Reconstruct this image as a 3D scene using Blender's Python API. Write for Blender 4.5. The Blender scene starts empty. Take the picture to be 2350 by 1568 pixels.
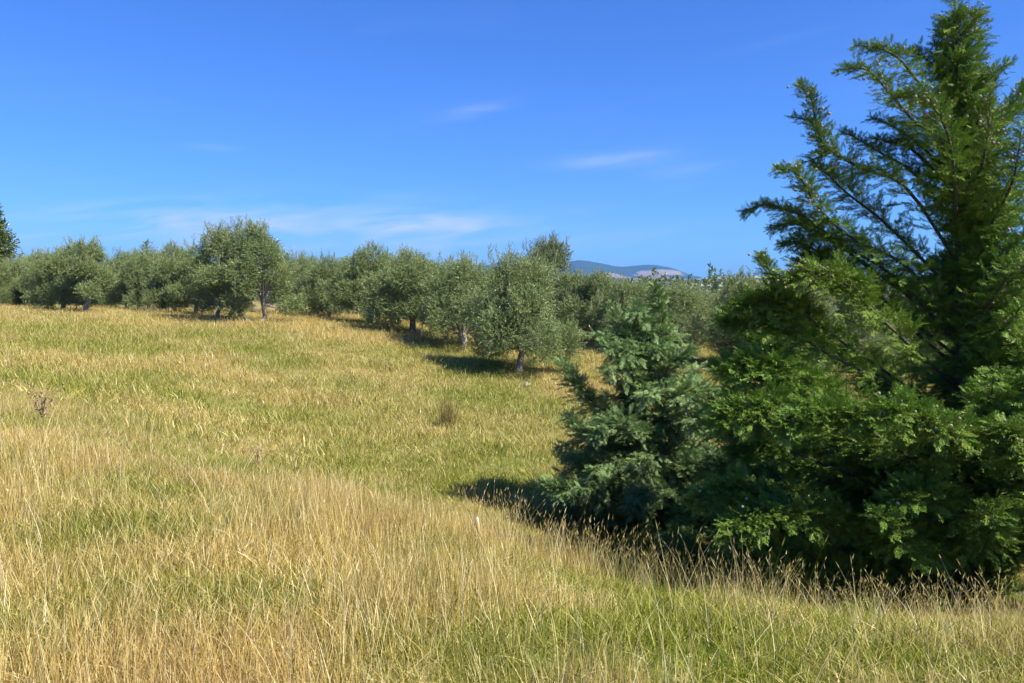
import bpy, math, random
import numpy as np
from mathutils import Vector

# ------------------------------------------------------------------ camera, world, sun, exposure
C = bpy.context.scene.collection
SC = bpy.context.scene
F = 788.0                      # focal length in pixels of a 1024 px wide picture
PITCH = math.atan(48.5 / F)
EYE = 1.7
cam_d = bpy.data.cameras.new('camera'); cam = bpy.data.objects.new('camera', cam_d); C.objects.link(cam)
cam.location = (0, 0, EYE); cam.rotation_euler = (math.pi / 2 - PITCH, 0, 0)
cam_d.sensor_width = 36; cam_d.lens = 36 * F / 1024; cam_d.clip_end = 30000; cam_d.clip_start = 0.05
SC.camera = cam

SUN_AZ, SUN_EL = math.radians(123), math.radians(47)   # azimuth clockwise from the view direction
world = bpy.data.worlds.new('World'); SC.world = world; world.use_nodes = True
def build_world():
    nt = world.node_tree; nt.nodes.clear(); N = nt.nodes; L = nt.links
    def math_(op, a, b=None, c=None, clamp=False):
        n = N.new('ShaderNodeMath'); n.operation = op; n.use_clamp = clamp
        for i, v in enumerate((a, b, c)):
            if v is None: continue
            if isinstance(v, (int, float)): n.inputs[i].default_value = v
            else: L.new(v, n.inputs[i])
        return n.outputs[0]
    sky = N.new('ShaderNodeTexSky'); sky.sky_type = 'NISHITA'; sky.sun_disc = False
    sky.sun_elevation = SUN_EL; sky.sun_rotation = SUN_AZ
    sky.altitude = 100; sky.air_density = 1.0; sky.dust_density = 0.25; sky.ozone_density = 5.0
    bg = N.new('ShaderNodeBackground'); bg.inputs['Strength'].default_value = 0.060
    out = N.new('ShaderNodeOutputWorld')
    tc = N.new('ShaderNodeTexCoord'); sp = N.new('ShaderNodeSeparateXYZ'); L.new(tc.outputs['Generated'], sp.inputs[0])
    X, Y, Z = sp.outputs
    az = math_('ARCTAN2', X, Y); el = math_('ARCSINE', Z)
    # thin cirrus: streaks of noise drawn out along the wind, gathered in a few banks
    def streak(scale_az, scale_el, tilt, seed, detail=6, dist=0.6):
        c = N.new('ShaderNodeCombineXYZ')
        L.new(math_('MULTIPLY', math_('ADD', az, math_('MULTIPLY', el, tilt)), scale_az), c.inputs[0])
        L.new(math_('MULTIPLY', math_('SUBTRACT', el, math_('MULTIPLY', az, 0.12)), scale_el), c.inputs[1]); c.inputs[2].default_value = seed
        n = N.new('ShaderNodeTexNoise'); n.inputs['Scale'].default_value = 1; n.inputs['Detail'].default_value = detail
        n.inputs['Roughness'].default_value = 0.55; n.inputs['Distortion'].default_value = dist
        L.new(c.outputs[0], n.inputs['Vector']); return n.outputs['Fac']
    fine = streak(7, 45, 0.5, 3.1); broad = streak(3, 16, 0.3, 9.7, 3, 0.3)
    f1 = math_('MULTIPLY', math_('SUBTRACT', fine, 0.40), 3.2, clamp=True)
    f2 = math_('MULTIPLY', math_('SUBTRACT', broad, 0.38), 2.6, clamp=True)
    def bank(a0, e0, wa, we, amp, tilt=0.0):
        da = math_('DIVIDE', math_('SUBTRACT', az, a0), wa)
        de = math_('DIVIDE', math_('SUBTRACT', math_('SUBTRACT', el, math_('MULTIPLY', math_('SUBTRACT', az, a0), tilt)), e0), we)
        r = math_('ADD', math_('MULTIPLY', da, da), math_('MULTIPLY', de, de))
        return math_('MULTIPLY', math_('POWER', 2.718, math_('MULTIPLY', r, -1.0)), amp)
    tot = None
    for i, (vx, vy, wx, wy, amp, tilt) in enumerate([(1385, 375, 120, 15, .75, .06), (1560, 400, 80, 12, .3, .12), (1090, 262, 90, 14, .35, .2), (1760, 140, 120, 10, .18, .15),
                                     (640, 560, 330, 60, 1.2, -.03), (1000, 520, 200, 22, .9, .02), (330, 540, 190, 45, 1.0, .05), (490, 365, 50, 8, .25, 0), (820, 480, 200, 30, .3, .05),
                                     (60, 560, 120, 30, .35, .1), (1150, 560, 500, 60, .3, 0)]):
        a0 = math.atan((vx - 1175) / 1808); e0 = math.atan((672 - vy) / 1808)
        b = bank(a0, e0, wx / 1808, wy / 1808, amp, tilt)
        tot = b if tot is None else math_('ADD', tot, b)
    dens = math_('MULTIPLY', tot, math_('ADD', math_('MULTIPLY', f1, 0.75), math_('MULTIPLY', f2, 0.28)), clamp=True)
    # the same thin veil, sparse, over the rest of the sky
    veil = math_('MULTIPLY', math_('MULTIPLY', math_('SUBTRACT', broad, 0.52), 0.6, clamp=True), math_('MULTIPLY', fine, 0.5))
    dens = math_('MULTIPLY', math_('ADD', dens, veil), 0.85, clamp=True)
    hsv = N.new('ShaderNodeMix'); hsv.data_type = 'RGBA'; hsv.blend_type = 'MULTIPLY'; hsv.inputs['Factor'].default_value = 1   # camera's vivid blue
    L.new(sky.outputs[0], hsv.inputs['A']); hsv.inputs['B'].default_value = (.475, .865, 1.6, 1)
    mix = N.new('ShaderNodeMix'); mix.data_type = 'RGBA'
    L.new(dens, mix.inputs['Factor']); L.new(hsv.outputs['Result'], mix.inputs['A']); mix.inputs['B'].default_value = (6.0, 6.8, 8.2, 1)
    L.new(mix.outputs['Result'], bg.inputs['Color']); L.new(bg.outputs[0], out.inputs['Surface'])
build_world()
sd = bpy.data.lights.new('sun', 'SUN'); sun = bpy.data.objects.new('sun', sd); C.objects.link(sun)
sd.energy = 5.0; sd.angle = math.radians(0.53); sd.color = (1.0, 0.95, 0.84)
S = Vector((math.sin(SUN_AZ) * math.cos(SUN_EL), math.cos(SUN_AZ) * math.cos(SUN_EL), math.sin(SUN_EL)))
sun.rotation_euler = S.to_track_quat('Z', 'Y').to_euler(); sun.location = (20, -10, 30)
vs = SC.view_settings; vs.view_transform = 'Standard'; vs.look = 'None'; vs.gamma = 1; vs.use_curve_mapping = False; vs.exposure = 1.05
SC.cycles.max_bounces = 6; SC.cycles.diffuse_bounces = 2; SC.cycles.transmission_bounces = 4; SC.cycles.volume_bounces = 0
SC.cycles.sample_clamp_indirect = 4

# ------------------------------------------------------------------ helpers
rng = np.random.default_rng(7)
def ground_dir(vx, Y):          # sideways position of a sight line at depth Y (vx on a 2350 px wide picture)
    return (vx - 1175) / 1808 * Y
def at(vx, vy, Y):              # point on a sight line at depth Y
    u = (vx / 2.295 - 512) / F; v = -(vy / 2.295 - 341.5) / F
    c, s = math.cos(PITCH), math.sin(PITCH)
    d = np.array((u, c + v * s, -s + v * c)); d = d / d[1] * Y
    return np.array((0, 0, EYE)) + d

def mk_mesh(name, V, Fc, mats, attrs=None, smooth=False):
    V = np.asarray(V, np.float32); Fc = np.asarray(Fc, np.int32); k = Fc.shape[1]
    me = bpy.data.meshes.new(name)
    me.vertices.add(len(V)); me.vertices.foreach_set('co', V.ravel())
    me.loops.add(Fc.size); me.loops.foreach_set('vertex_index', Fc.ravel())
    me.polygons.add(len(Fc)); me.polygons.foreach_set('loop_start', np.arange(len(Fc), dtype=np.int32) * k)
    me.polygons.foreach_set('use_smooth', np.full(len(Fc), smooth))
    for n, a in (attrs or {}).items():
        at_ = me.attributes.new(n, 'FLOAT', 'POINT'); at_.data.foreach_set('value', np.asarray(a, np.float32))
    for m in (mats if isinstance(mats, (list, tuple)) else [mats]): me.materials.append(m)
    me.update(calc_edges=True); me.validate() if len(V) < 50 else None
    return me
def link(name, data, parent=None, loc=(0, 0, 0), rz=0, sc=None):
    o = bpy.data.objects.new(name, data); C.objects.link(o); o.parent = parent
    o.location = loc; o.rotation_euler = (0, 0, rz)
    if sc is not None: o.scale = sc
    return o
def tag(o, label=None, cat=None, group=None, kind=None):
    if label: o['label'] = label
    if cat: o['category'] = cat
    if group: o['group'] = group
    if kind: o['kind'] = kind
    return o
def copy_thing(src, loc, rz, sc):
    o = src.copy(); C.objects.link(o); o.location = loc; o.rotation_euler = (0, 0, rz); o.scale = sc
    for ch in list(src.children):
        c = ch.copy(); C.objects.link(c); c.parent = o
        for g in list(ch.children):
            d = g.copy(); C.objects.link(d); d.parent = c
    return o
class Acc:                      # collects vertices and faces of one mesh
    def __init__(s): s.V = []; s.F = []; s.A = {}; s.n = 0
    def add(s, V, Fc, **a):
        s.V.append(V); s.F.append(np.asarray(Fc) + s.n); s.n += len(V)
        for k, v in a.items(): s.A.setdefault(k, []).append(np.broadcast_to(v, (len(V),)))
    def mesh(s, name, mat, smooth=False):
        return mk_mesh(name, np.concatenate(s.V), np.concatenate(s.F), mat, {k: np.concatenate(v) for k, v in s.A.items()}, smooth)
def unit(v): v = np.asarray(v, float); return v / (np.linalg.norm(v, axis=-1, keepdims=True) + 1e-9)
def curve(P, n):                # Catmull-Rom through the points
    P = np.asarray(P, float); Q = np.vstack([2 * P[0] - P[1], P, 2 * P[-1] - P[-2]])
    out = []
    for t in np.linspace(0, len(P) - 1 - 1e-6, n):
        i = int(t); f = t - i; a, b, c, d = Q[i:i + 4]
        out.append(0.5 * (2 * b + (c - a) * f + (2 * a - 5 * b + 4 * c - d) * f * f + (3 * b - a - 3 * c + d) * f ** 3))
    return np.array(out)
def tube(acc, P, R, n=7, rough=0.0, **a):
    P = np.asarray(P, float); m = len(P); R = np.broadcast_to(R, (m,))
    T = unit(np.gradient(P, axis=0)); up = np.array((0.31, 0.17, 0.93)) if abs(T[0][2]) < .9 else np.array((0.9, .3, .1))
    A = unit(np.cross(T, up)); B = np.cross(T, A)
    th = np.arange(n) * 2 * math.pi / n
    rad = R[:, None] * (1 + rough * np.random.default_rng(m * 7 + n).standard_normal((m, n)))
    V = P[:, None] + rad[..., None] * (np.cos(th)[None, :, None] * A[:, None] + np.sin(th)[None, :, None] * B[:, None])
    V = V.reshape(-1, 3); f = []
    for i in range(m - 1):
        for j in range(n):
            k = (j + 1) % n; f.append((i * n + j, i * n + k, (i + 1) * n + k, (i + 1) * n + j))
    V = np.vstack([V, P[-1:]]); e = m * n
    for j in range(n): f.append(((m - 1) * n + j, (m - 1) * n + (j + 1) % n, e, e))
    f = np.array(f); acc.add(V, f, **a)
def tris_of_quads(q): return q
def frames(D, up, roll):        # local y -> D, local z -> roughly up, rolled about D
    D = unit(D); Xa = unit(np.cross(D, up)); Za = np.cross(Xa, D)
    c, s = np.cos(roll)[:, None], np.sin(roll)[:, None]
    X2 = Xa * c + Za * s; Z2 = -Xa * s + Za * c
    return np.stack([X2, D, Z2], axis=2)
def stamp(acc, tmpls, M, P, scale, rnd, extra=None):
    # put many small leafy pieces (several templates) at P with frames M
    which = rng.integers(0, len(tmpls), len(P))
    for k, (tv, tf, tip) in enumerate(tmpls):
        i = np.where(which == k)[0]
        if not len(i): continue
        V = np.einsum('nij,kj->nki', M[i], tv) * scale[i][:, None, None] + P[i][:, None]
        nv = len(tv); Fc = tf[None] + (np.arange(len(i)) * nv)[:, None, None]
        a = {'rnd': np.repeat(rnd[i], nv), 'tip': np.tile(tip, len(i))}
        if extra is not None: a['lim'] = np.repeat(extra[i], nv)
        acc.add(V.reshape(-1, 3), Fc.reshape(-1, tf.shape[1]), **a)
_T = np.random.default_rng(3).random((256, 256))
def vnoise(x, y, s=1.0, o=0.0):
    x = np.asarray(x, float) / s + o * 17.3 + 500; y = np.asarray(y, float) / s + o * 5.1 + 500
    xi = np.floor(x).astype(int); yi = np.floor(y).astype(int); fx = x - xi; fy = y - yi
    fx = fx * fx * (3 - 2 * fx); fy = fy * fy * (3 - 2 * fy); g = lambda a, b: _T[a % 256, b % 256]
    return (g(xi, yi) * (1 - fx) + g(xi + 1, yi) * fx) * (1 - fy) + (g(xi, yi + 1) * (1 - fx) + g(xi + 1, yi + 1) * fx) * fy
def sstep(a, b, x): t = np.clip((x - a) / (b - a), 0, 1); return t * t * (3 - 2 * t)

# ------------------------------------------------------------------ materials
def mat(name):
    m = bpy.data.materials.new(name); m.use_nodes = True; nt = m.node_tree; nt.nodes.clear(); return m, nt.nodes, nt.links
def ramp(N, L, fac, stops):
    r = N.new('ShaderNodeValToRGB'); e = r.color_ramp.elements
    while len(e) < len(stops): e.new(0.5)
    for x, (p, c) in zip(e, stops): x.position = p; x.color = (*c, 1)
    L.new(fac, r.inputs[0]); return r.outputs[0]
def attr(N, name, typ='GEOMETRY'):
    a = N.new('ShaderNodeAttribute'); a.attribute_name = name; a.attribute_type = typ; return a.outputs['Fac']
def mth(N, L, op, a, b, clamp=False):
    n = N.new('ShaderNodeMath'); n.operation = op; n.use_clamp = clamp
    for i, v in enumerate((a, b)):
        if isinstance(v, (int, float)): n.inputs[i].default_value = v
        else: L.new(v, n.inputs[i])
    return n.outputs[0]
def mixc(N, L, f, a, b, typ='MIX'):
    n = N.new('ShaderNodeMix'); n.data_type = 'RGBA'; n.blend_type = typ
    for k, v in (('Factor', f), ('A', a), ('B', b)):
        if isinstance(v, (int, float)): n.inputs[k].default_value = v
        elif isinstance(v, tuple): n.inputs[k].default_value = (*v, 1)
        else: L.new(v, n.inputs[k])
    return n.outputs['Result']
def leaf_shader(N, L, col, trans=0.3, gloss=0.06, rough=0.4, tcol=None, gcol=(.9, .95, .85, 1)):
    d = N.new('ShaderNodeBsdfDiffuse'); L.new(col, d.inputs[0])
    t = N.new('ShaderNodeBsdfTranslucent'); L.new(tcol if tcol is not None else col, t.inputs[0])
    m1 = N.new('ShaderNodeMixShader'); m1.inputs[0].default_value = trans; L.new(d.outputs[0], m1.inputs[1]); L.new(t.outputs[0], m1.inputs[2])
    g = N.new('ShaderNodeBsdfGlossy'); g.inputs['Roughness'].default_value = rough; g.inputs[0].default_value = gcol
    m2 = N.new('ShaderNodeMixShader'); m2.inputs[0].default_value = gloss; L.new(m1.outputs[0], m2.inputs[1]); L.new(g.outputs[0], m2.inputs[2])
    o = N.new('ShaderNodeOutputMaterial'); L.new(m2.outputs[0], o.inputs[0])

def grass_material(name, stops, gmix, trans=0.35):
    m, N, L = mat(name)
    r = attr(N, 'rnd'); dry = attr(N, 'dry', 'INSTANCER')
    straw = ramp(N, L, r, stops)
    gp = N.new('ShaderNodeNewGeometry'); nz = N.new('ShaderNodeTexNoise'); nz.inputs['Scale'].default_value = .9; nz.inputs['Detail'].default_value = 3; L.new(gp.outputs['Position'], nz.inputs['Vector'])
    straw = mixc(N, L, mth(N, L, 'MULTIPLY', mth(N, L, 'SUBTRACT', nz.outputs['Fac'], .46), 3.2, True), straw, mixc(N, L, .5, straw, (.46, .265, .115)))
    green = ramp(N, L, r, [(0, (.055, .09, .007)), (.35, (.14, .185, .013)), (.7, (.26, .285, .024)), (1, (.41, .36, .055))])
    f = mth(N, L, 'ADD', mth(N, L, 'MULTIPLY', mth(N, L, 'SUBTRACT', r, .5), .9), mth(N, L, 'ADD', dry, gmix), True)
    leaf_shader(N, L, mixc(N, L, f, green, straw), trans, .035, .4, None, (1, .85, .55, 1))
    return m
STRAW = [(0, (.22, .125, .036)), (.3, (.43, .285, .075)), (.6, (.61, .45, .135)), (.85, (.76, .61, .25)), (1, (.90, .81, .50))]
M_DRY = grass_material('dry_grass_blades', STRAW, 0.18)
M_GREEN = grass_material('green_grass_blades', STRAW, -0.25)
M_RUSH = grass_material('rush_stems', [(0, (.20, .13, .04)), (.5, (.30, .22, .07)), (1, (.42, .30, .11))], 0.25)

def foliage_material(name, stops, tipc, trans=.25, gloss=.05, under=None, tipf=.5, limcol=None, src='GEOMETRY'):
    m, N, L = mat(name)
    r = attr(N, 'rnd', src); col = ramp(N, L, r, stops)
    if limcol: col = mixc(N, L, mth(N, L, 'MULTIPLY', attr(N, 'lim', src), 1.0), col, mixc(N, L, .75, col, limcol))
    col = mixc(N, L, mth(N, L, 'MULTIPLY', attr(N, 'tip'), tipf), col, tipc)
    if under:
        g = N.new('ShaderNodeNewGeometry'); col = mixc(N, L, g.outputs['Backfacing'], col, mixc(N, L, .6, col, under))
    leaf_shader(N, L, col, trans, gloss, .38); return m
M_OLIVE = foliage_material('olive_leaves', [(0, (.085, .13, .027)), (.5, (.19, .255, .062)), (.8, (.27, .33, .09)), (.93, (.33, .36, .115)), (1, (.40, .38, .16))], (.19, .24, .07), .15, .04, (.21, .245, .12))
M_OLIVE_DARK = foliage_material('dark_olive_leaves', [(0, (.05, .075, .02)), (.6, (.09, .135, .035)), (1, (.17, .20, .06))], (.13, .19, .05), .2, .05, (.19, .22, .11))
M_CON = foliage_material('green_conifer_foliage', [(0, (.050, .10, .015)), (.5, (.105, .185, .025)), (.85, (.145, .24, .036)), (1, (.26, .25, .05))], (.19, .31, .048), .1, .02, None, .6, (.21, .24, .045), 'INSTANCER')
M_BLUE = foliage_material('bluish_conifer_foliage', [(0, (.085, .145, .05)), (.5, (.155, .24, .086)), (.85, (.22, .31, .12)), (1, (.28, .31, .10))], (.24, .35, .125), .1, .02, None, .6, (.13, .20, .04), 'INSTANCER')
M_PINE = foliage_material('far_dark_tree_leaves', [(0, (.04, .065, .018)), (.6, (.075, .11, .028)), (1, (.14, .17, .045))], (.12, .16, .04), .15, .04)
M_BUSH = foliage_material('bright_bush_leaves', [(0, (.03, .08, .015)), (.6, (.055, .13, .025)), (1, (.09, .18, .04))], (.10, .18, .04), .25, .05)
M_RED = foliage_material('withered_red_leaves', [(0, (.12, .06, .04)), (.6, (.18, .09, .06)), (1, (.26, .16, .10))], (.2, .12, .08), .2, .03)

def bark_material(name, a, b, scale=14):
    m, N, L = mat(name)
    tc = N.new('ShaderNodeTexCoord'); mp = N.new('ShaderNodeMapping'); mp.inputs['Scale'].default_value = (1, 1, .25); L.new(tc.outputs['Object'], mp.inputs[0])
    n = N.new('ShaderNodeTexNoise'); n.inputs['Scale'].default_value = scale; n.inputs['Detail'].default_value = 5; n.inputs['Roughness'].default_value = .7; L.new(mp.outputs[0], n.inputs['Vector'])
    col = ramp(N, L, n.outputs['Fac'], [(.3, a), (.65, b)])
    p = N.new('ShaderNodeBsdfPrincipled'); L.new(col, p.inputs['Base Color']); p.inputs['Roughness'].default_value = .9
    bp = N.new('ShaderNodeBump'); bp.inputs['Strength'].default_value = .8; bp.inputs['Distance'].default_value = .02; L.new(n.outputs['Fac'], bp.inputs['Height']); L.new(bp.outputs[0], p.inputs['Normal'])
    o = N.new('ShaderNodeOutputMaterial'); L.new(p.outputs[0], o.inputs[0]); return m
M_OBARK = bark_material('olive_bark', (.10, .085, .06), (.34, .31, .25))
M_CBARK = bark_material('conifer_bark', (.03, .022, .016), (.11, .085, .065), 20)
M_CONE = bark_material('cone_scales', (.16, .12, .09), (.42, .36, .29), 60)
M_STAKE = bark_material('weathered_stake_wood', (.30, .27, .20), (.55, .50, .38), 30)
M_STUB = bark_material('terracotta_stub', (.42, .25, .13), (.60, .40, .22), 25)
M_STUBTOP = bark_material('pale_cap', (.6, .56, .48), (.75, .7, .62), 40)
M_STONE = bark_material('pale_field_stone', (.22, .18, .12), (.38, .33, .24), 12)
M_THISTLE = bark_material('dead_thistle', (.18, .12, .06), (.36, .26, .14), 40)

# ------------------------------------------------------------------ the lie of the land
CP = []
def cp(vx, Y, z): CP.append((ground_dir(vx, Y), Y, EYE + z))
for Y, z in ((3, -1.62), (6, -1.62), (10, -1.78), (15, -2.05), (22, -2.15), (30, -1.8), (38, -1.35), (47, -1.2), (60, -1.15), (85, -1.5)): cp(100, Y, z)
for Y, z in ((3, -1.62), (6, -1.68), (10, -2.05), (15, -2.65), (20, -2.75), (30, -2.18), (40, -1.55), (55, -1.35), (80, -1.6)): cp(350, Y, z)
for Y, z in ((3.5, -1.65), (5.5, -1.74), (8, -2.02), (10, -2.65), (13, -3.32), (16, -3.5), (20, -3.4), (26, -2.85), (32, -2.25), (40, -1.7), (60, -1.7)): cp(690, Y, z)
for Y, z in ((3.5, -1.67), (5, -1.90), (6.8, -2.26), (9, -3.05), (12, -3.62), (15, -3.8), (18, -3.82), (22, -3.75), (26, -3.48), (30, -3.12), (36, -2.65), (45, -2.2), (60, -2.0)): cp(1130, Y, z)
for Y, z in ((3.5, -1.70), (5, -2.06), (6.3, -2.48), (8, -3.2), (10, -3.75), (12, -3.98), (15, -4.02), (20, -4.0), (30, -3.2), (38, -2.7), (48, -2.3)): cp(1400, Y, z)
for Y, z in ((3.5, -1.74), (5, -2.08), (6.2, -2.58), (8, -3.4), (10, -3.9), (14, -4.1), (20, -3.95), (28, -3.5), (38, -2.9), (60, -2.4)): cp(1700, Y, z)
for Y, z in ((3.5, -1.76), (5, -2.26), (6.5, -2.84), (8.5, -3.52), (11, -3.9), (15, -4.1), (24, -3.8), (36, -3.2)): cp(2000, Y, z)
for Y, z in ((3.5, -1.78), (5, -2.30), (6.5, -2.92), (8.5, -3.45), (11, -3.8), (15, -4.0), (24, -3.8), (36, -3.3), (60, -2.8)): cp(2250, Y, z)
for Y, z in ((3.5, -1.78), (5, -2.15), (8.5, -3.25), (12, -3.7), (30, -3.4), (50, -2.9)): cp(2700, Y, z)
for x, y, z in ((-4, 0, -1.65), (0, 0, -1.62), (4, 0, -1.7), (-6, -6, -1.6), (6, -6, -1.6), (-30, 5, -1.4), (-40, 20, -1.5), (-60, 50, -1.1), (30, 5, -2.3), (45, 25, -3.2), (0, -20, -1.5), (-30, -15, -1.4), (30, -15, -1.8), (60, 70, -2.6), (0, 95, -2.0), (-60, 95, -1.6)):
    CP.append((x, y, EYE + z))
CP = np.array(CP)
def _phi(r): return np.where(r > 0, r * r * np.log(r + 1e-9), 0)
_D = np.linalg.norm(CP[:, None, :2] - CP[None, :, :2], axis=2); _n = len(CP)
_A = np.zeros((_n + 3, _n + 3)); _A[:_n, :_n] = _phi(_D) + np.eye(_n) * 0.6; _A[:_n, _n] = 1; _A[:_n, _n + 1:] = CP[:, :2]; _A[_n, :_n] = 1; _A[_n + 1:, :_n] = CP[:, :2].T
_W = np.linalg.solve(_A, np.concatenate([CP[:, 2], np.zeros(3)]))
def H(x, y):
    x = np.atleast_1d(np.asarray(x, float)); y = np.atleast_1d(np.asarray(y, float)); sh = x.shape; x = x.ravel(); y = y.ravel(); z = np.zeros(len(x))
    far = sstep(60, 105, np.hypot(x, y))
    xc = np.clip(x, -110, 110); yc = np.clip(y, -40, 115)
    for i in range(0, len(x), 20000):
        s = slice(i, i + 20000); r = np.hypot(xc[s, None] - CP[None, :, 0], yc[s, None] - CP[None, :, 1])
        z[s] = _phi(r) @ _W[:_n] + _W[_n] + xc[s] * _W[_n + 1] + yc[s] * _W[_n + 2]
    z = z * (1 - far) + (EYE - 1.9 - 1.5 * sstep(150, 2500, np.hypot(x, y))) * far
    z += (vnoise(x, y, 2.3) - .5) * .10 + (vnoise(x, y, .8, 2) - .5) * .05
    return z.reshape(sh)
def H1(x, y): return float(H(x, y)[0])

# dryness of the sward: 0 green, 1 straw
def dryness(x, y):
    vx = x / np.maximum(y, .5) * 1808 + 1175
    d = 0.45 + 0 * x
    crest = 7.5 - (vx - 1100) / 1500 * 1.5
    near = 1 - sstep(-1.5, 5, y - crest)
    left = 1 - sstep(600, 1500, vx)
    d = d + near * (-.08 + .20 * left + .16 * np.exp(-((y - crest + 1.0) / 1.6) ** 2))
    hollow = np.exp(-((y - 14.5) / 5.0) ** 2) * sstep(350, 900, vx)
    d = d - .16 * hollow
    d = d + .20 * sstep(30, 40, y) * (1 - .5 * sstep(900, 1300, vx)) + .12 * np.exp(-((y - 24) / 4) ** 2) * sstep(1100, 1350, vx)
    d = d + (vnoise(x, y, 2.6, 1) - .5) * .50 + (vnoise(x, y, .55, 4) - .5) * (.30 + .70 * (1 - sstep(9, 18, y))) + (vnoise(x, y, 1.4, 9) - .5) * .45 * sstep(9, 18, y) + (vnoise(x, y, 7, 6) - .5) * .25
    return np.clip(d, 0, 1)

def terrain():
    rad = [0.0] + list(np.geomspace(0.6, 9000, 250)); na = 360
    th = np.arange(na) * 2 * math.pi / na
    R, T = np.meshgrid(rad[1:], th, indexing='ij'); x = (R * np.sin(T)).ravel(); y = (R * np.cos(T)).ravel()
    z = H(x, y); V = np.vstack([[0, 0, H1(0, 0)], np.stack([x, y, z], 1)])
    i, j = np.meshgrid(np.arange(len(rad) - 2), np.arange(na), indexing='ij'); k = (j + 1) % na
    q = np.stack([1 + i * na + j, 1 + i * na + k, 1 + (i + 1) * na + k, 1 + (i + 1) * na + j], -1).reshape(-1, 4)[:, ::-1]
    j = np.arange(na); cap = np.stack([np.zeros(na, int), 1 + (j + 1) % na, 1 + j, 1 + j], 1)
    d = dryness(V[:, 0], V[:, 1])
    m, N, L = mat('field_soil_and_thatch')
    tc = N.new('ShaderNodeNewGeometry')
    n = N.new('ShaderNodeTexNoise'); n.inputs['Scale'].default_value = 9; n.inputs['Detail'].default_value = 8; n.inputs['Roughness'].default_value = .75; L.new(tc.outputs['Position'], n.inputs['Vector'])
    g = ramp(N, L, n.outputs['Fac'], [(.3, (.07, .09, .02)), (.55, (.15, .17, .04)), (.75, (.27, .25, .08))])
    s = ramp(N, L, n.outputs['Fac'], [(.3, (.17, .11, .045)), (.55, (.36, .25, .10)), (.75, (.52, .39, .18))])
    col = mixc(N, L, attr(N, 'dry'), g, s)
    p = N.new('ShaderNodeBsdfPrincipled'); p.inputs['Roughness'].default_value = 1; p.inputs['Specular IOR Level'].default_value = .1; L.new(col, p.inputs['Base Color'])
    o = N.new('ShaderNodeOutputMaterial'); L.new(p.outputs[0], o.inputs[0])
    me = mk_mesh('ground', V, np.vstack([q, cap]), m, {'dry': d}, True)
    tag(link('ground', me), 'rolling grassy paddock with a hollow in front of the olive orchard', None, None, 'structure')
terrain()

# ------------------------------------------------------------------ far hills (5 km off) and the haze between
def hill_material(name, forest, bare, patches, scale):
    m, N, L = mat(name)
    g = N.new('ShaderNodeNewGeometry')
    n = N.new('ShaderNodeTexNoise'); n.inputs['Scale'].default_value = scale; n.inputs['Detail'].default_value = 8; n.inputs['Roughness'].default_value = .65; L.new(g.outputs['Position'], n.inputs['Vector'])
    fine = N.new('ShaderNodeTexNoise'); fine.inputs['Scale'].default_value = scale * 9; fine.inputs['Detail'].default_value = 5; L.new(g.outputs['Position'], fine.inputs['Vector'])
    a = attr(N, 'bare'); f = mth(N, L, 'ADD', a, mth(N, L, 'MULTIPLY', mth(N, L, 'SUBTRACT', n.outputs['Fac'], .5), 1.6))
    f = mth(N, L, 'MULTIPLY', mth(N, L, 'SUBTRACT', f, .45), 6, True)
    fc = mixc(N, L, fine.outputs['Fac'], tuple(c * .7 for c in forest), tuple(c * 1.4 for c in forest))
    bc = mixc(N, L, fine.outputs['Fac'], tuple(c * .75 for c in bare), tuple(min(c * 1.2, .8) for c in bare))
    p = N.new('ShaderNodeBsdfPrincipled'); p.inputs['Roughness'].default_value = 1; p.inputs['Specular IOR Level'].default_value = 0
    L.new(mixc(N, L, f, fc, bc), p.inputs['Base Color'])
    o = N.new('ShaderNodeOutputMaterial'); L.new(p.outputs[0], o.inputs[0]); return m
def hills(name, label, prof, D, depth, mt, barefn, rough, seed):
    # prof: ridge line as (vx, vy) sight-line pairs at distance D; the hill slopes down towards and away from it
    px = np.array([p[0] for p in prof], float); pz = (672 - np.array([p[1] for p in prof], float)) / 1808 * D
    nx, ny = 420, 90
    vx = np.linspace(px[0], px[-1], nx); t = np.linspace(-1, 1, ny)
    ridge = np.interp(vx, px, pz)
    k = np.ones(5) / 5; ridge = np.convolve(np.pad(ridge, 2, 'edge'), k, 'valid')
    VX, Tt = np.meshgrid(vx, t, indexing='ij'); X = (VX - 1175) / 1808 * D; Yy = D + Tt * depth
    base = -6
    prof_t = np.where(Tt < 0, (1 - np.abs(Tt)) ** 1.15, (1 - np.abs(Tt)) ** 1.4)
    Z = EYE + base + (ridge[:, None] - base) * prof_t
    gul = (vnoise(X, Yy * .35, D * .035, seed) - .5) + .6 * (vnoise(X, Yy, D * .014, seed + 1) - .5)
    Z += gul * rough * np.clip(np.abs(Tt) * 3, .12, 1) * (ridge[:, None] - base)
    Z += (vnoise(X, Yy, D * .0022, seed + 3) - .5) * D * .0011
    V = np.stack([X, Yy, Z], -1).reshape(-1, 3)
    i, j = np.meshgrid(np.arange(nx - 1), np.arange(ny - 1), indexing='ij')
    q = np.stack([i * ny + j, (i + 1) * ny + j, (i + 1) * ny + j + 1, i * ny + j + 1], -1).reshape(-1, 4)
    me = mk_mesh(name, V, q, mt, {'bare': barefn(VX, Tt).ravel()}, True)
    tag(link(name, me), label, None, None, 'structure')
HM = hill_material('forested_range', (.03, .05, .04), (.27, .205, .165), None, .004)
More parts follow.
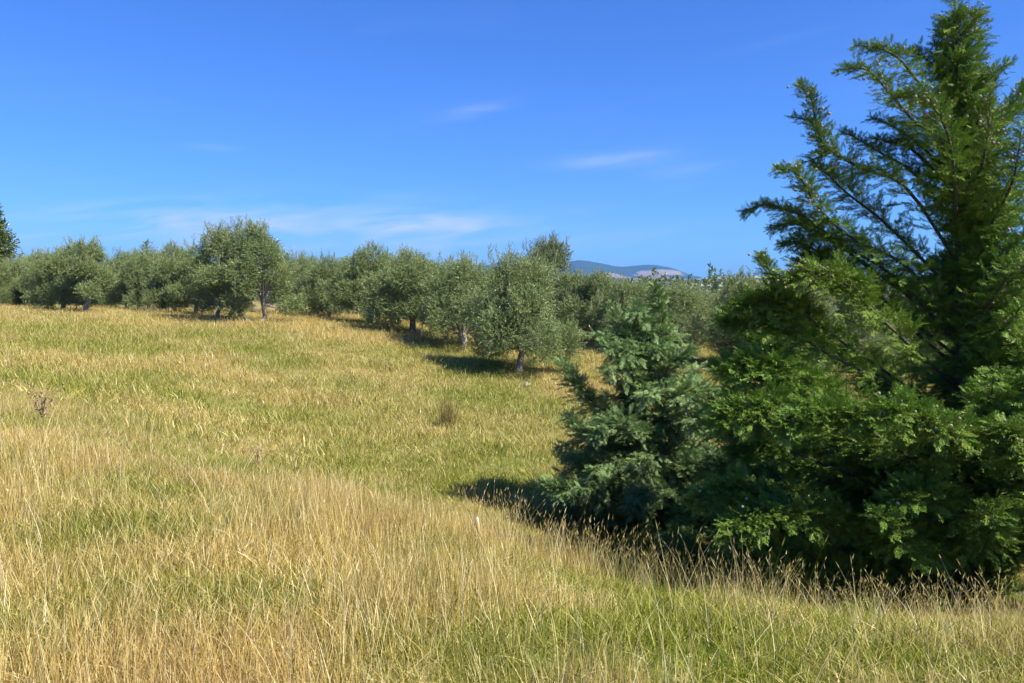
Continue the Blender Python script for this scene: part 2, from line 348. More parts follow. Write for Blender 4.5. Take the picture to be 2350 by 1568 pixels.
def bare_far(vx, t):
    b = np.zeros_like(vx)
    for cx, w, t0, tw, a in ((1490, 70, -.30, .17, .95), (1450, 90, -.55, .25, .8), (1385, 40, -.42, .2, .8), (1560, 60, -.6, .25, .3), (1020, 60, -.4, .3, .7)):
        b = np.maximum(b, a * np.exp(-((vx - cx) / w) ** 2 - ((t - t0) / tw) ** 2))
    return b
hills('hills', 'blue forested mountain range with pale bare slips beyond the orchard',
      [(-600, 668), (300, 655), (900, 650), (1010, 632), (1060, 624), (1100, 612), (1140, 601), (1175, 596), (1215, 596), (1255, 602), (1300, 601), (1335, 596), (1380, 602), (1420, 613), (1450, 609), (1485, 606), (1520, 609), (1550, 618), (1580, 630), (1600, 637), (1650, 648), (1900, 658), (2300, 650), (3000, 668)],
      5200, 1500, HM, bare_far, .22, 3)
HM2 = hill_material('pasture_hills', (.06, .085, .035), (.36, .32, .19), None, .02)
hills('foothills', 'low green and tan pasture hills in front of the range',
      [(-600, 671), (800, 668), (1400, 660), (1520, 650), (1580, 642), (1620, 637), (1660, 638), (1700, 636), (1760, 632), (1850, 630), (2000, 634), (2600, 645), (3200, 668)],
      2600, 700, HM2, lambda vx, t: .45 + .35 * np.sin(t * 16 + vx * .012), .16, 8)

def haze():
    z0, z1 = -6.0, 240.0; r = 7200
    me = bpy.data.meshes.new('haze')
    me.from_pydata([(x, y, z) for z in (z0, z1) for y in (-600, r) for x in (-r, r)], [], [(0, 2, 3, 1), (4, 5, 7, 6), (0, 1, 5, 4), (2, 6, 7, 3), (0, 4, 6, 2), (1, 3, 7, 5)])
    m, N, L = mat('thin_air'); v = N.new('ShaderNodeVolumePrincipled'); v.inputs['Color'].default_value = (.22, .52, 1, 1); v.inputs['Density'].default_value = 1.25e-4; v.inputs['Anisotropy'].default_value = .2
    o = N.new('ShaderNodeOutputMaterial'); L.new(v.outputs[0], o.inputs['Volume']); me.materials.append(m)
    tag(link('haze', me), 'thin blue haze lying over the distant hills', None, None, 'stuff')
HAZE = True
if HAZE: haze()

# ------------------------------------------------------------------ leafy templates
def tmpl_leafshoot(seed, n, length, ll, lw, ang=50, fold=.3):
    r = np.random.default_rng(seed); V = []; Fc = []; tip = []
    for i in range(n):
        y = (i + .5) / n * length; a = math.radians(ang + r.normal(0, 14)) * (1 if i % 2 else -1) * (1 - .55 * (i / n))
        az = r.uniform(-1.0, 1.0) + (0 if i % 4 < 2 else 1.4)
        d = np.array((math.sin(a) * math.cos(az), math.cos(a), math.sin(a) * math.sin(az))); nn = unit(np.cross(d, r.normal(size=3)))
        L_ = ll * r.uniform(.7, 1.2); W = lw * r.uniform(.8, 1.2); s = np.cross(d, nn)
        p = np.array((0, y, 0)); b = len(V)
        V += [p, p + d * L_ * .5 + s * W * .5 + nn * W * fold, p + d * L_, p + d * L_ * .5 - s * W * .5 + nn * W * fold]
        tip += [i / n] * 4; Fc.append((b, b + 1, b + 2, b + 3))
    return np.array(V), np.array(Fc), np.array(tip)
OL = [tmpl_leafshoot(i, 15, .30, .082, .021) for i in range(5)]
BR = [tmpl_leafshoot(20 + i, 12, .5, .22, .10) for i in range(4)]     # coarse leaves for far bushes
class Fronds:                   # many fronds, set as instances of a few frond meshes on the points of one crown mesh
    def __init__(s): s.d = []
    def put(s, M, P, scale, rnd, lim): s.d.append((M, P, scale, rnd, lim))
    def crown(s, name, tmpls, m):
        M, P, S_, r_, l_ = (np.concatenate(v) for v in zip(*s.d)); n = len(P)
        rot = np.stack([np.arctan2(M[:, 2, 1], M[:, 2, 2]), np.arcsin(np.clip(-M[:, 2, 0], -1, 1)), np.arctan2(M[:, 1, 0], M[:, 0, 0])], 1)
        return instancer(name, [tmpl_object('frond', (tv, tf, tp_), m, 'tip') for tv, tf, tp_ in tmpls], P, rng.integers(0, len(tmpls), n), rot, np.repeat(S_[:, None], 3, 1), {'rnd': r_, 'lim': l_})
def tmpl_object(name, geo, m, an='rnd'):
    V, Fc, rn = geo; me = mk_mesh(name, V, Fc, m, {an: rn}); return bpy.data.objects.new(name, me)
def instancer(name, tmpls, pts, idx, rot, scl, floats):
    me = bpy.data.meshes.new(name); n = len(pts); me.vertices.add(n); me.vertices.foreach_set('co', np.asarray(pts, np.float32).ravel())
    def va(nm, a): q = me.attributes.new(nm, 'FLOAT_VECTOR', 'POINT'); q.data.foreach_set('vector', np.asarray(a, np.float32).ravel())
    va('rot', rot); va('scl', scl)
    for k, v in floats.items(): q = me.attributes.new(k, 'FLOAT', 'POINT'); q.data.foreach_set('value', np.asarray(v, np.float32))
    q = me.attributes.new('idx', 'INT', 'POINT'); q.data.foreach_set('value', np.asarray(idx, np.int32))
    o = link(name, me)
    g = bpy.data.node_groups.new(name + '_scatter', 'GeometryNodeTree')
    g.interface.new_socket('Geometry', in_out='INPUT', socket_type='NodeSocketGeometry'); g.interface.new_socket('Geometry', in_out='OUTPUT', socket_type='NodeSocketGeometry')
    N = g.nodes; L = g.links; gi = N.new('NodeGroupInput'); go = N.new('NodeGroupOutput'); iop = N.new('GeometryNodeInstanceOnPoints')
    g2 = N.new('GeometryNodeGeometryToInstance'); iop.inputs['Pick Instance'].default_value = True
    for t in tmpls[::-1]:
        oi = N.new('GeometryNodeObjectInfo'); oi.inputs['Object'].default_value = t; L.new(oi.outputs['Geometry'], g2.inputs[0])
    def na(nm, typ, sock):
        a = N.new('GeometryNodeInputNamedAttribute'); a.data_type = typ; a.inputs['Name'].default_value = nm
        L.new(next(s for s in a.outputs if s.enabled and s.name == 'Attribute'), sock)
    na('idx', 'INT', iop.inputs['Instance Index']); na('rot', 'FLOAT_VECTOR', iop.inputs['Rotation']); na('scl', 'FLOAT_VECTOR', iop.inputs['Scale'])
    L.new(gi.outputs[0], iop.inputs['Points']); L.new(g2.outputs[0], iop.inputs['Instance']); L.new(iop.outputs[0], go.inputs[0])
    md = o.modifiers.new('scatter', 'NODES'); md.node_group = g
    return o
def tmpl_spray(seed, n=13):
    # a frond of scale-leaved twigs, unit length along y, forking twice
    r = np.random.default_rng(seed); V = []; Fc = []; tip = []
    def sl(p, d, l, w, t0, t1):
        nn = unit(np.array((r.normal(0, .35), r.normal(0, .2), 1.))); s = unit(np.cross(d, nn)); b = len(V)
        V.extend([p - s * w * .5, p + s * w * .5, p + s * w * .25 + d * l * .7, p + d * l]); tip.extend([t0, t0, t1, t1]); Fc.append((b, b + 1, b + 2, b + 3))
    sl(np.zeros(3), np.array((0, 1., 0)), 1.0, .055, 0, 1)
    for i in range(n):
        y = .08 + .84 * i / n; sg = 1 if i % 2 else -1
        l = (.36 * (1 - y) + .10) * r.uniform(.7, 1.3); a = math.radians(r.uniform(26, 48)) * sg
        d = unit(np.array((math.sin(a), math.cos(a), r.normal(0, .28)))); p = np.array((0, y, 0))
        sl(p, d, l, .05, .3, 1)
        for k in range(3):
            q = p + d * l * (.2 + .25 * k); a2 = a + math.radians(r.uniform(30, 50)) * (1 if k % 2 == (sg > 0) else -1)
            sl(q, unit(np.array((math.sin(a2), math.cos(a2), r.normal(0, .45)))), l * .55, .045, .5, 1)
    return np.array(V), np.array(Fc), np.array(tip)
SP = [tmpl_spray(40 + i, 11) for i in range(6)]

# ------------------------------------------------------------------ olives
def olive_meshes(seed, h, w, stems=1, top=1.0, leafmat=None, nlobes=19, per=330, spread=1.0, low=.19):
    r = np.random.default_rng(seed); wood = Acc(); lv = Acc()
    fork = np.array((r.normal(0, .12), r.normal(0, .12), r.uniform(.55, .85)))
    lobes = []
    for i in range(nlobes):
        az = i * 2.4 + r.uniform(-.4, .4); f = (i + .5) / nlobes
        z = h * (low + (.86 - low) * f); ring = math.sin(min(1, (1 - f) * 1.25 + .12) * math.pi / 2) * w / 2 * .72
        rr = ring * r.uniform(.55, 1.1) * spread
        lobes.append((np.array((math.cos(az) * rr, math.sin(az) * rr, z + r.uniform(-.12, .12) * h * .6)), r.uniform(.50, .85) * w / 4))
    st = []
    for k in range(stems):
        lean = r.normal(0, .15, 2) if stems > 1 else r.normal(0, .1, 2)
        b = np.array((lean[0] * .4, lean[1] * .4, -.25)); m_ = np.array((lean[0] * .9 + r.normal(0, .05), lean[1] * .9, .35)); e = fork + np.array((lean[0] * 1.2, lean[1] * 1.2, .1))
        P = curve([b, b * [1.1, 1.1, 0] + [0, 0, .05], m_, e], 9)
        r0 = .13 if stems == 1 else .09
        tube(wood, P, np.interp(np.arange(9), [0, 1, 2, 8], [r0 * 1.9, r0 * 1.5, r0 * 1.15, r0 * .85]), 9, .09); st.append(e)
    for c, R in lobes:
        e = st[int(np.argmin([np.linalg.norm(c[:2] - s[:2]) for s in st]))]
        mid = e * .45 + c * .55 + np.array((r.normal(0, .12), r.normal(0, .12), -.05)); mid[:2] *= .9
        P = curve([e - [0, 0, .1], e + (mid - e) * .4 + [0, 0, .08], mid, c], 9); tube(wood, P, np.linspace(.055, .015, 9), 6, .06)
        for q in range(7):                      # bare twigs showing through
            i0 = r.integers(3, 8); s = P[i0]; d = unit(r.normal(size=3) + [0, 0, .1]) * R * r.uniform(.7, 1.4)
            tube(wood, np.array([s, s + d * .5 + r.normal(0, .05, 3), s + d]), np.array((.012, .009, .004)), 3)
        n = int(per * (R / (w * .175)) ** 2)
        u = unit(r.normal(size=(n, 3))); rad = R * (.35 + .62 * r.random(n) ** .45) * (1 + .22 * np.sin(u[:, 0] * 5 + seed) * np.cos(u[:, 1] * 4))
        pos = c + u * rad[:, None] * [1, 1, .95]
        D = unit(u * .8 + r.normal(0, .45, (n, 3)) + [0, 0, .35]); keep = pos[:, 2] > h * (low - .12)
        pos, D = pos[keep], D[keep]; n = len(pos)
        stamp(lv, OL, frames(D, np.array((.1, .2, 1.)), r.uniform(0, 6.28, n)), pos - D * .12, r.uniform(.75, 1.2, n), np.clip(r.normal(.5, .22, n) + r.normal(0, .08), 0, 1))
    # upright leafy shoots that break the outline
    ns = int(48 * top)
    for k in range(ns):
        c, R = lobes[r.integers(len(lobes) // 3, len(lobes))] if k % 3 else lobes[-1 - (k % 4)]
        s = c + np.array((r.normal(0, R * .5), r.normal(0, R * .5), R * .6)); L_ = r.uniform(.3, .75) * (h / 4.3)
        d = unit(np.array((r.normal(0, .22), r.normal(0, .22), 1.))); tube(wood, np.array([s, s + d * L_ * .6, s + d * L_]), np.array((.009, .006, .003)), 3)
        m = 9; pp = s + d * np.linspace(0, L_ - .1, m)[:, None] + r.normal(0, .025, (m, 3)); DD = unit(d + r.normal(0, .32, (m, 3)))
        stamp(lv, OL, frames(DD, np.array((.3, .8, .2)), r.uniform(0, 6.28, m)), pp, r.uniform(.55, .95, m), np.clip(r.normal(.62, .2, m), 0, 1))
    return wood.mesh('olive_trunk', M_OBARK, True), lv.mesh('olive_crown', leafmat or M_OLIVE)
def olive_proto(*a, **k):
    wm, lm = olive_meshes(*a, **k)
    return wm, lm, a[1], a[2]
VAR = {
    'round': olive_proto(11, 4.4, 4.3, 1, 1.0, nlobes=24, per=400),
    'wide': olive_proto(12, 4.2, 4.4, 2, .8, nlobes=16),
    'forked': olive_proto(13, 4.3, 3.8, 3, 1.2),
    'shaggy': olive_proto(14, 4.3, 3.7, 1, 1.8),
    'narrow': olive_proto(15, 4.4, 3.0, 1, 1.6, nlobes=13),
    'low': olive_proto(16, 3.8, 4.2, 2, .7, low=.18),
    'tall': olive_proto(17, 5.2, 3.6, 2, 1.6, nlobes=17),
    'dark': olive_proto(18, 4.9, 3.4, 1, 2.0, leafmat=M_OLIVE_DARK, nlobes=18, per=320),
}
def olive(kind, vx, topy, Y, wid, label, group='olive trees of the orchard', rz=None):
    TOPF = 1.1 if vx > 1280 else (1.02 if 900 < vx < 1200 else .95)
    wm, lm, h0, w0 = VAR[kind]
    x = ground_dir(vx, Y); g = H1(x, Y); top = at(vx, topy, Y)[2]; hh = top - g
    e = link('olive_tree', None, None, (x, Y, g), rng.uniform(0, 6.28) if rz is None else rz, (wid / w0, wid / w0, hh / (h0 * TOPF)))
    tag(e, label, 'tree', group)
    link('trunk', wm, e); link('crown', lm, e)
    return e
# front of the orchard, from the nearest tree leftwards
OLIVES = [
 ('round', 1192, 588, 30.5, 4.5, 'nearest olive tree, round crown on a short pale grey trunk beside the conifers'),
 ('wide', 1058, 592, 36, 4.6, 'second olive of the front row, leaning dark trunk above the black shadow'),
 ('shaggy', 948, 574, 39.8, 4.7, 'shaggy olive with a thin pale trunk and a white stake standing right beside it'),
 ('forked', 852, 586, 44.5, 4.8, 'olive with a small V-forked trunk at the left end of the long dark shadow'),
 ('low', 758, 600, 49, 4.2, 'low bushy olive with brown bare twigs underneath, right of the open middle field edge'),
 ('wide', 702, 596, 52, 4.0, 'twiggy olive directly right of the tall olive pair'),
 ('tall', 590, 516, 41, 5.2, 'tall broad olive with three dark splayed stems, the highest crown of the orchard'),
 ('tall', 508, 526, 43, 4.6, 'tall olive left of the highest one, on a pale curved trunk'),
 ('shaggy', 452, 590, 49, 3.6, 'smaller olive on a thin straight trunk left of the tall pair'),
 ('forked', 400, 580, 50, 3.8, 'olive with a leaning slim trunk in front of the withered red leaves'),
 ('wide', 345, 586, 56, 4.2, 'dense olive below the small dark conifer tip'),
 ('round', 292, 590, 58, 4.0, 'rounded olive with deep shade on its left flank, left of the conifer tip'),
 ('narrow', 205, 562, 47.5, 3.6, 'olive with a tall silvery top shoot and two stems at the left'),
 ('shaggy', 150, 578, 49.5, 4.0, 'olive with a crooked dark trunk left of the silvery-topped one'),
 ('wide', 100, 588, 58, 4.0, 'olive with a pale forked trunk near the left end of the orchard'),
 ('low', 45, 604, 60, 4.6, 'low grey-green olive right of the big dark tree at the left edge'),
 ('round', -15, 606, 58, 4.4, 'low olive cut by the left edge of the photograph'),
 # right of the nearest one
 ('dark', 1262, 562, 44, 4.0, 'dark green tall olive standing up behind the nearest olive'),
 ('narrow', 1312, 612, 41, 3.0, 'slim olive on a thin trunk in the gap right of the nearest olive'),
 ('shaggy', 1372, 612, 40, 3.9, 'olive with two spiky tops below the left mountain peak'),
 ('round', 1440, 632, 37, 3.8, 'olive partly hidden by the top of the blue-green conifer'),
 ('wide', 1555, 640, 36, 4.6, 'broad olive right of the blue-green conifer tip, below the bare slip'),
 ('narrow', 1640, 664, 42, 3.0, 'low olive in the dip below the pasture hills'),
 ('forked', 1712, 622, 33, 3.8, 'olive with light upright shoots left of the big green conifer'),
 ('wide', 1815, 640, 31, 4.0, 'olive seen through the left boughs of the big green conifer'),
 ('round', 1960, 640, 34, 4.2, 'olive hidden deep behind the big conifer'),
 ('shaggy', 2120, 640, 36, 4.2, 'olive behind the middle of the big conifer'),
 ('wide', 2290, 640, 38, 4.4, 'olive behind the right side of the big conifer'),
]
for a in OLIVES: olive(*a)
# second and third rows, seen only as tops and gaps between the front ones
BACK = [(-60, 612, 72), (20, 612, 74), (75, 606, 75), (128, 604, 76), (178, 606, 78), (238, 612, 74), (268, 598, 70), (320, 596, 72), (372, 600, 74), (428, 598, 72), (560, 600, 66), (655, 604, 62), (735, 604, 64), (800, 602, 62), (885, 600, 60), (915, 598, 55), (1000, 606, 56), (1020, 622, 50), (1090, 625, 50), (1135, 618, 46), (1225, 640, 56), (1340, 642, 56), (1410, 648, 52), (1490, 650, 50), (1600, 660, 50), (1690, 652, 46), (1760, 650, 44)]
kinds = ['wide', 'shaggy', 'round', 'forked', 'low']
for i, (vx, ty, Y) in enumerate(BACK):
    olive(kinds[i % 5], vx, ty + (rng.uniform(-12, 10) if vx < 1000 else 0), Y, 4.2, 'grey-green olive of the back rows showing only its top between nearer crowns', 'olive trees of the back rows')

# ------------------------------------------------------------------ big far trees and bushes on the left
def leafy_tree(name, label, vx, topy, Y, wid, matl, cat='tree', lobes=26, per=60, trunkh=1.0, tm=None, seed=1, low=.12, squash=1.0, group=None, scl=1.0):
    r = np.random.default_rng(seed); x = ground_dir(vx, Y); g = H1(x, Y); h = at(vx, topy, Y)[2] - g
    wood = Acc(); lv = Acc()
    tube(wood, curve([(0, 0, -.3), (0.05, 0, trunkh), (0, .1, h * .85)], 8), np.linspace(.035 * h, .006 * h, 8), 8, .06)
    for i in range(lobes):
        f = (i + .5) / lobes; az = i * 2.4; z = h * (low + (.93 - low) * f)
        ring = wid / 2 * (1 - f ** 1.8 * .92) * .75; rr = ring * math.sqrt(r.uniform(.25, 1))
        c = np.array((math.cos(az) * rr, math.sin(az) * rr, z)); R = wid * .17 * r.uniform(.7, 1.2) * (1 - .45 * f)
        tube(wood, np.array([(0, 0, z * .8), c * [.5, .5, .95], c]), np.array((.02, .014, .006)) * h * .4, 4)
        n = per; u = unit(r.normal(size=(n, 3))); p = c + u * (R * (.4 + .7 * r.random(n) ** .5))[:, None] * [1, 1, .8]
        D = unit(u + r.normal(0, .4, (n, 3)) + [0, 0, .2])
        stamp(lv, tm or BR, frames(D, np.array((.2, .1, 1.)), r.uniform(0, 6.28, n)), p, r.uniform(.7, 1.3, n) * scl, np.clip(r.normal(.5, .25, n), 0, 1))
    e = link(name, None, None, (x, Y, g)); tag(e, label, cat, group)
    link('trunk', wood.mesh('trunk', M_CBARK, True), e); link('crown', lv.mesh('crown', matl), e)
    return e
leafy_tree('evergreen_tree', 'tall dark evergreen rising at the left edge of the photograph', -55, 420, 74, 8.6, M_PINE, lobes=60, per=150, seed=5, scl=1.0)
leafy_tree('bush', 'bright green bush seen under the olives between the leftmost trunks', 215, 690, 80, 4.5, M_BUSH, 'bush', 14, 60, .3, seed=6)
leafy_tree('bush', 'dark leafy bush behind the orchard left of the bright green one', 110, 692, 86, 5, M_BUSH, 'bush', 12, 60, .3, seed=7)
def small_spire(label, vx, topy, Y, wid, seed):
    r = np.random.default_rng(seed); x = ground_dir(vx, Y); g = H1(x, Y); h = at(vx, topy, Y)[2] - g; wood = Acc(); lv = Fronds()
    tube(wood, np.array([(0, 0, -.2), (0, 0, h * .5), (0, 0, h)]), np.array((.09, .05, .01)), 6)
    for i in range(130):
        f = i / 130; z = h * (.15 + .84 * f); az = i * 2.4; L_ = wid / 2 * (1 - f) ** .8 * r.uniform(.6, 1.15) + .12
        d = unit(np.array((math.cos(az), math.sin(az), .35 + .5 * f))); m = max(3, int(L_ / .09)); p = np.array((0, 0, z)) + d * np.linspace(.05, L_, m)[:, None]
        D = unit(d + r.normal(0, .35, (m, 3))); lv.put(frames(D, np.array((0, 0, 1.)), r.uniform(-.6, .6, m)), p, r.uniform(.22, .38, m), np.clip(r.normal(.4, .2, m), 0, 1), np.zeros(m))
    e = link('young_conifer', None, None, (x, Y, g)); tag(e, label, 'tree', 'young conifers behind the olives')
    link('trunk', wood.mesh('trunk', M_CBARK, True), e); cr = lv.crown('crown', SP, M_BLUE); cr.parent = e; tag(cr, None, None, None, 'stuff')
small_spire('young dark conifer whose pointed tip rises beside the withered red leaves', 340, 556, 60, 2.2, 31)
small_spire('second young conifer, tip just right of the withered red twigs', 366, 586, 61, 2.0, 32)
small_spire('thin conifer tip right of the tall olive pair', 655, 582, 56, 2.4, 33)
def red_shrub():
    r = np.random.default_rng(9); Y = 58; x = ground_dir(378, Y); g = H1(x, Y); h = at(378, 552, Y)[2] - g; wood = Acc(); lv = Acc()
    for i in range(26):
        t = np.array((r.uniform(-1.1, 1.3), r.normal(0, .5), h * r.uniform(.86, 1.02) - abs(r.normal(0, .1)))); b = np.array((r.normal(0, .1), r.normal(0, .1), 0))
        P = curve([b, b * .6 + t * [.35, .35, .45], t], 7); tube(wood, P, np.linspace(.03, .006, 7), 4)
        n = 16; ts = r.uniform(.7, 1, n); p = np.array([P[0] + (P[-1] - P[0]) * 0 + P[min(6, int(q * 6))] * (1 - (q * 6) % 1) + P[min(6, int(q * 6) + 1)] * ((q * 6) % 1) for q in ts]) + r.normal(0, .05, (n, 3))
        stamp(lv, [tmpl_leafshoot(70, 3, .08, .09, .055)], frames(unit(r.normal(size=(n, 3))), np.array((0, 0, 1.)), r.uniform(0, 6, n)), p, np.full(n, 1.0), r.random(n))
    e = link('withered_shrub', None, None, (x, Y, g)); tag(e, 'tall shrub with sparse withered reddish leaves above the olive tops', 'shrub')
    link('stems', wood.mesh('stems', M_CBARK, True), e); link('leaves', lv.mesh('leaves', M_RED), e)
red_shrub()
def treeline():
    r = np.random.default_rng(4); acc = Acc(); n = 5200
    th = np.radians(np.concatenate([r.uniform(-48, 48, n)])); R = r.uniform(170, 260, n); x = R * np.sin(th); y = R * np.cos(th)
    hmax = 3.0 + 4.0 * vnoise(th * 60, th * 0, 1.0, 3); z = H(x, y) + hmax * r.random(n) ** .7
    stamp(acc, BR, frames(unit(r.normal(size=(n, 3)) + [0, 0, .5]), np.array((.1, 0, 1.)), r.uniform(0, 6, n)), np.stack([x, y, z], 1), r.uniform(2.5, 4.5, n), r.random(n))
    tag(link('distant_woodland', acc.mesh('distant_woodland', M_PINE)), 'low dark band of distant woodland glimpsed under the olive crowns', 'woodland', None, 'stuff')
treeline()

# ------------------------------------------------------------------ conifers
def sample_path(P, t): f = t * (len(P) - 1); i = np.minimum(f.astype(int), len(P) - 2); w = (f - i)[:, None]; return P[i] * (1 - w) + P[i + 1] * w
def grow_limb(P, lv, wood, r, r0=.019, start=.22, blen=.42, step=.036, spr=.155, droop=0.0, yellow=0.0, fullness=1.0, slim=False):
    # one bough: a curved stem, branchlets all along it, each clothed in fronds
    P = curve(P, 18); L_ = np.sum(np.linalg.norm(np.diff(P, axis=0), axis=1)); tube(wood, P, np.linspace(r0, .005, 18), 6, .05)
    T = unit(np.gradient(P, axis=0)); nb = max(4, int(L_ * (1 - start) / step * fullness)); ts = start + (1 - start) * (np.arange(nb) + r.random(nb)) / nb; ts = np.clip(ts, 0, .995)
    B = sample_path(P, ts); TT = unit(sample_path(T, ts)); up = np.array((0, 0, 1.)); side = unit(np.cross(TT, up)); upn = np.cross(side, TT)
    ang = np.where(np.arange(nb) % 2, 0, math.pi) + r.normal(0, .75, nb)
    lat = side * np.cos(ang)[:, None] + upn * (np.sin(ang)[:, None] * .9 + .18)
    D = unit(TT * r.uniform(.45, .95, nb)[:, None] + lat + np.array((0, 0, -droop)))
    prof = np.clip(1.15 - ts ** 2.2, .22, 1) * np.clip((ts - start) / .18 + .5, .5, 1)
    if slim: prof = np.interp(ts, [0, .35, .75, .93, 1], [1.5, 1.15, .62, .38, .25])
    bl = blen * prof * r.uniform(.5, 1.25, nb) * min(1, .45 + L_ * .3)
    pos = []; dirs = []; sc = []; rd = []
    shade = r.normal(0, .12)
    for k in range(nb):
        m = max(2, int(bl[k] / .034)); s = np.linspace(.12, 1, m); d = D[k]; sd_ = np.cross(d, up); sd_ = sd_ / (np.linalg.norm(sd_) + 1e-6)
        pp = B[k] + d * (s * bl[k])[:, None] + np.array((0, 0, -1.)) * (s ** 2 * bl[k] * .22 * (1 + droop))[:, None]
        sg = np.where(np.arange(m) % 2, 1, -1)[:, None]; dd = unit(d * .95 + sd_ * sg * .50 + r.normal(0, .20, (m, 3)) + np.array((0, 0, -.18 - droop)) * s[:, None]); dd[-1] = unit(d + r.normal(0, .1, 3))
        pos.append(pp); dirs.append(dd); sc.append(spr * r.uniform(.75, 1.25, m) * (1 - .2 * s) * (1.08 - .5 * ts[k] if slim else 1)); rd.append(np.clip(r.normal(.45 + shade, .2, m), 0, 1))
    # fronds on the stem itself and at its tip
    m = int(L_ * (1 - start) * 26); s = start + (1 - start) * r.random(m); Q = sample_path(P, s); d0 = unit(sample_path(T, s))
    pos.append(Q); dirs.append(unit(d0 + r.normal(0, .55, (m, 3)))); sc.append(spr * r.uniform(.6, 1.1, m)); rd.append(np.clip(r.normal(.45 + shade, .2, m), 0, 1))
    pos = np.concatenate(pos); dirs = np.concatenate(dirs); sc = np.concatenate(sc); rd = np.concatenate(rd)
    lim = np.clip(r.normal(yellow, .12, len(pos)), 0, 1)
    lv.put(frames(dirs, np.array((.05, .05, 1.)), r.normal(0, .5, len(pos))), pos, sc, rd, lim)
    return P
ICO = None
def cone_shape():
    me = bpy.data.meshes.new('t'); import bmesh; bm = bmesh.new(); bmesh.ops.create_icosphere(bm, subdivisions=1, radius=1); bm.to_mesh(me); bm.free()
    V = np.array([v.co[:] for v in me.vertices]); Fc = np.array([[*p.vertices, p.vertices[2]] for p in me.polygons]); bpy.data.meshes.remove(me); return V, Fc
CV, CF = cone_shape()
def conifer(label, base, topv, matl, limbs_spec, gen, seed, trunk_r, group, cones_on=(), trunk_mid=None):
    r = np.random.default_rng(seed); base = np.asarray(base, float); topv = np.asarray(topv, float) - base
    e = link('conifer_tree', None, None, base); tag(e, label, 'tree', group)
    wt = Acc(); tp = curve([(0, 0, -.4), (0, 0, .15), topv * .45 + (trunk_mid or np.zeros(3)), topv], 16)
    tube(wt, tp, np.interp(np.linspace(0, 1, 16), [0, .08, .2, 1], [trunk_r * 1.7, trunk_r * 1.15, trunk_r, .008]), 12, .05)
    tr = link('trunk', wt.mesh('trunk', M_CBARK, True), e)
    lv = Fronds(); cn = Acc()
    def add_cones(P, n, spread):
        t = r.uniform(.3, .92, n); Q = sample_path(P, np.clip(r.normal(r.uniform(.5, .8), .14, n), .15, .98)) + r.normal(0, spread * 1.3, (n, 3)) * [1, 1, .8] + [0, 0, .01]
        for q in Q: cn.add(CV * r.uniform(.012, .019) + q, CF)
    def limb(P, **k):
        w = Acc(); Pn = grow_limb(np.asarray(P) - 0, lv, w, r, **k); link('branch', w.mesh('branch', M_CBARK, True), tr); return Pn
    for sp in limbs_spec:
        sp = dict(sp); hi = sp['p'][0][2] > EYE + .25 and 'hb' not in gen; sp['blen'] = sp.get('blen', .3) * (.60 if hi else gen.get('hb', .70)); sp['slim'] = hi; sp['start'] = sp.get('start', .1) * (1 if sp.get('start', .1) > .5 else .5); sp.setdefault('step', .011 if hi else .015); sp.setdefault('spr', .12 if hi else .15)
        pts = [np.asarray(p) - base for p in sp['p']]
        Pn = limb(pts[::-1], **{k: v for k, v in sp.items() if k not in ('p', 'cones')})
        if sp.get('cones'): add_cones(Pn, sp['cones'], .05)
    Ht = topv[2]
    for i in range(gen['n']):
        f = ((i + r.uniform(0, 1)) / gen['n']) ** gen.get('pw', 1); z = Ht * (gen['z0'] + (gen['z1'] - gen['z0']) * f); az = i * 2.399 + r.normal(0, .25)
        L_ = gen['len'](z / Ht) * r.uniform(.72 - gen.get('var', 0), 1.15 + gen.get('var', 0) * .5); dx, dy = math.cos(az), math.sin(az)
        if gen.get('skip') and gen['skip'](dx, dy, z / Ht): continue
        sq = gen.get('squash', (1, 1)); L_ *= math.hypot(dx * sq[0], dy * sq[1]); rise = gen['rise'](z / Ht) + r.normal(0, .08)
        root = sample_path(tp, np.array([min(.99, (z + .4) / (Ht + .4))]))[0]
        bend = r.normal(0, .22); px, py = -dy * bend, dx * bend
        P = [root, root + np.array((dx, dy, rise * 1.1)) * L_ * .35, root + np.array((dx + px * .5, dy + py * .5, rise * .9)) * L_ * .7, root + np.array((dx + px, dy + py, rise + gen.get('hook', .06))) * L_]
        Pn = limb(P, r0=.009 + .009 * L_, start=gen.get('start', .3) * min(1, L_ / 1.2), blen=gen['bl'], step=gen.get('step', .055), spr=gen['spr'], droop=gen['droop'], yellow=max(0, r.normal(gen['yel'], .15)))
        if r.random() < gen.get('conep', 0): add_cones(Pn, int(r.uniform(6, 22)), .05)
    for i in range(gen.get('inner', 0)):        # short leafy boughs close round the trunk
        z = Ht * r.uniform(.26, .93); az = r.uniform(0, 6.28); L_ = r.uniform(.35, .85) * (1.12 - z / Ht) * .75; root = sample_path(tp, np.array([(z + .4) / (Ht + .4)]))[0]
        d = np.array((math.cos(az), math.sin(az), r.uniform(.1, .6))) * L_
        limb([root, root + d * .4, root + d * .75 + [0, 0, .03], root + d], r0=.010, start=.05, blen=.24, step=.022, spr=.14, yellow=max(0, r.normal(.1, .12)))
    # leading shoot
    P = tp[-5:]; grow_limb(P, lv, Acc(), r, r0=.012, start=.0, blen=gen['bl'] * .6, step=.03, spr=gen['spr'], droop=0, yellow=.1)
    cr = lv.crown('crown', SP, matl); cr.parent = e; tag(cr, None, None, None, 'stuff')
    if cn.n:
        c = link('cones', cn.mesh('cones', M_CONE, True), cr); tag(c, None, None, None, 'stuff')
    return e
D0 = 8.5
bx, by = at(2222, 1400, D0)[0], D0
bb = np.array((bx, by, H1(bx, by))); tt = at(2192, -28, D0 - .1)
def A(*pts): return [at(vx, vy, D0 + dz) for vx, vy, dz in pts]
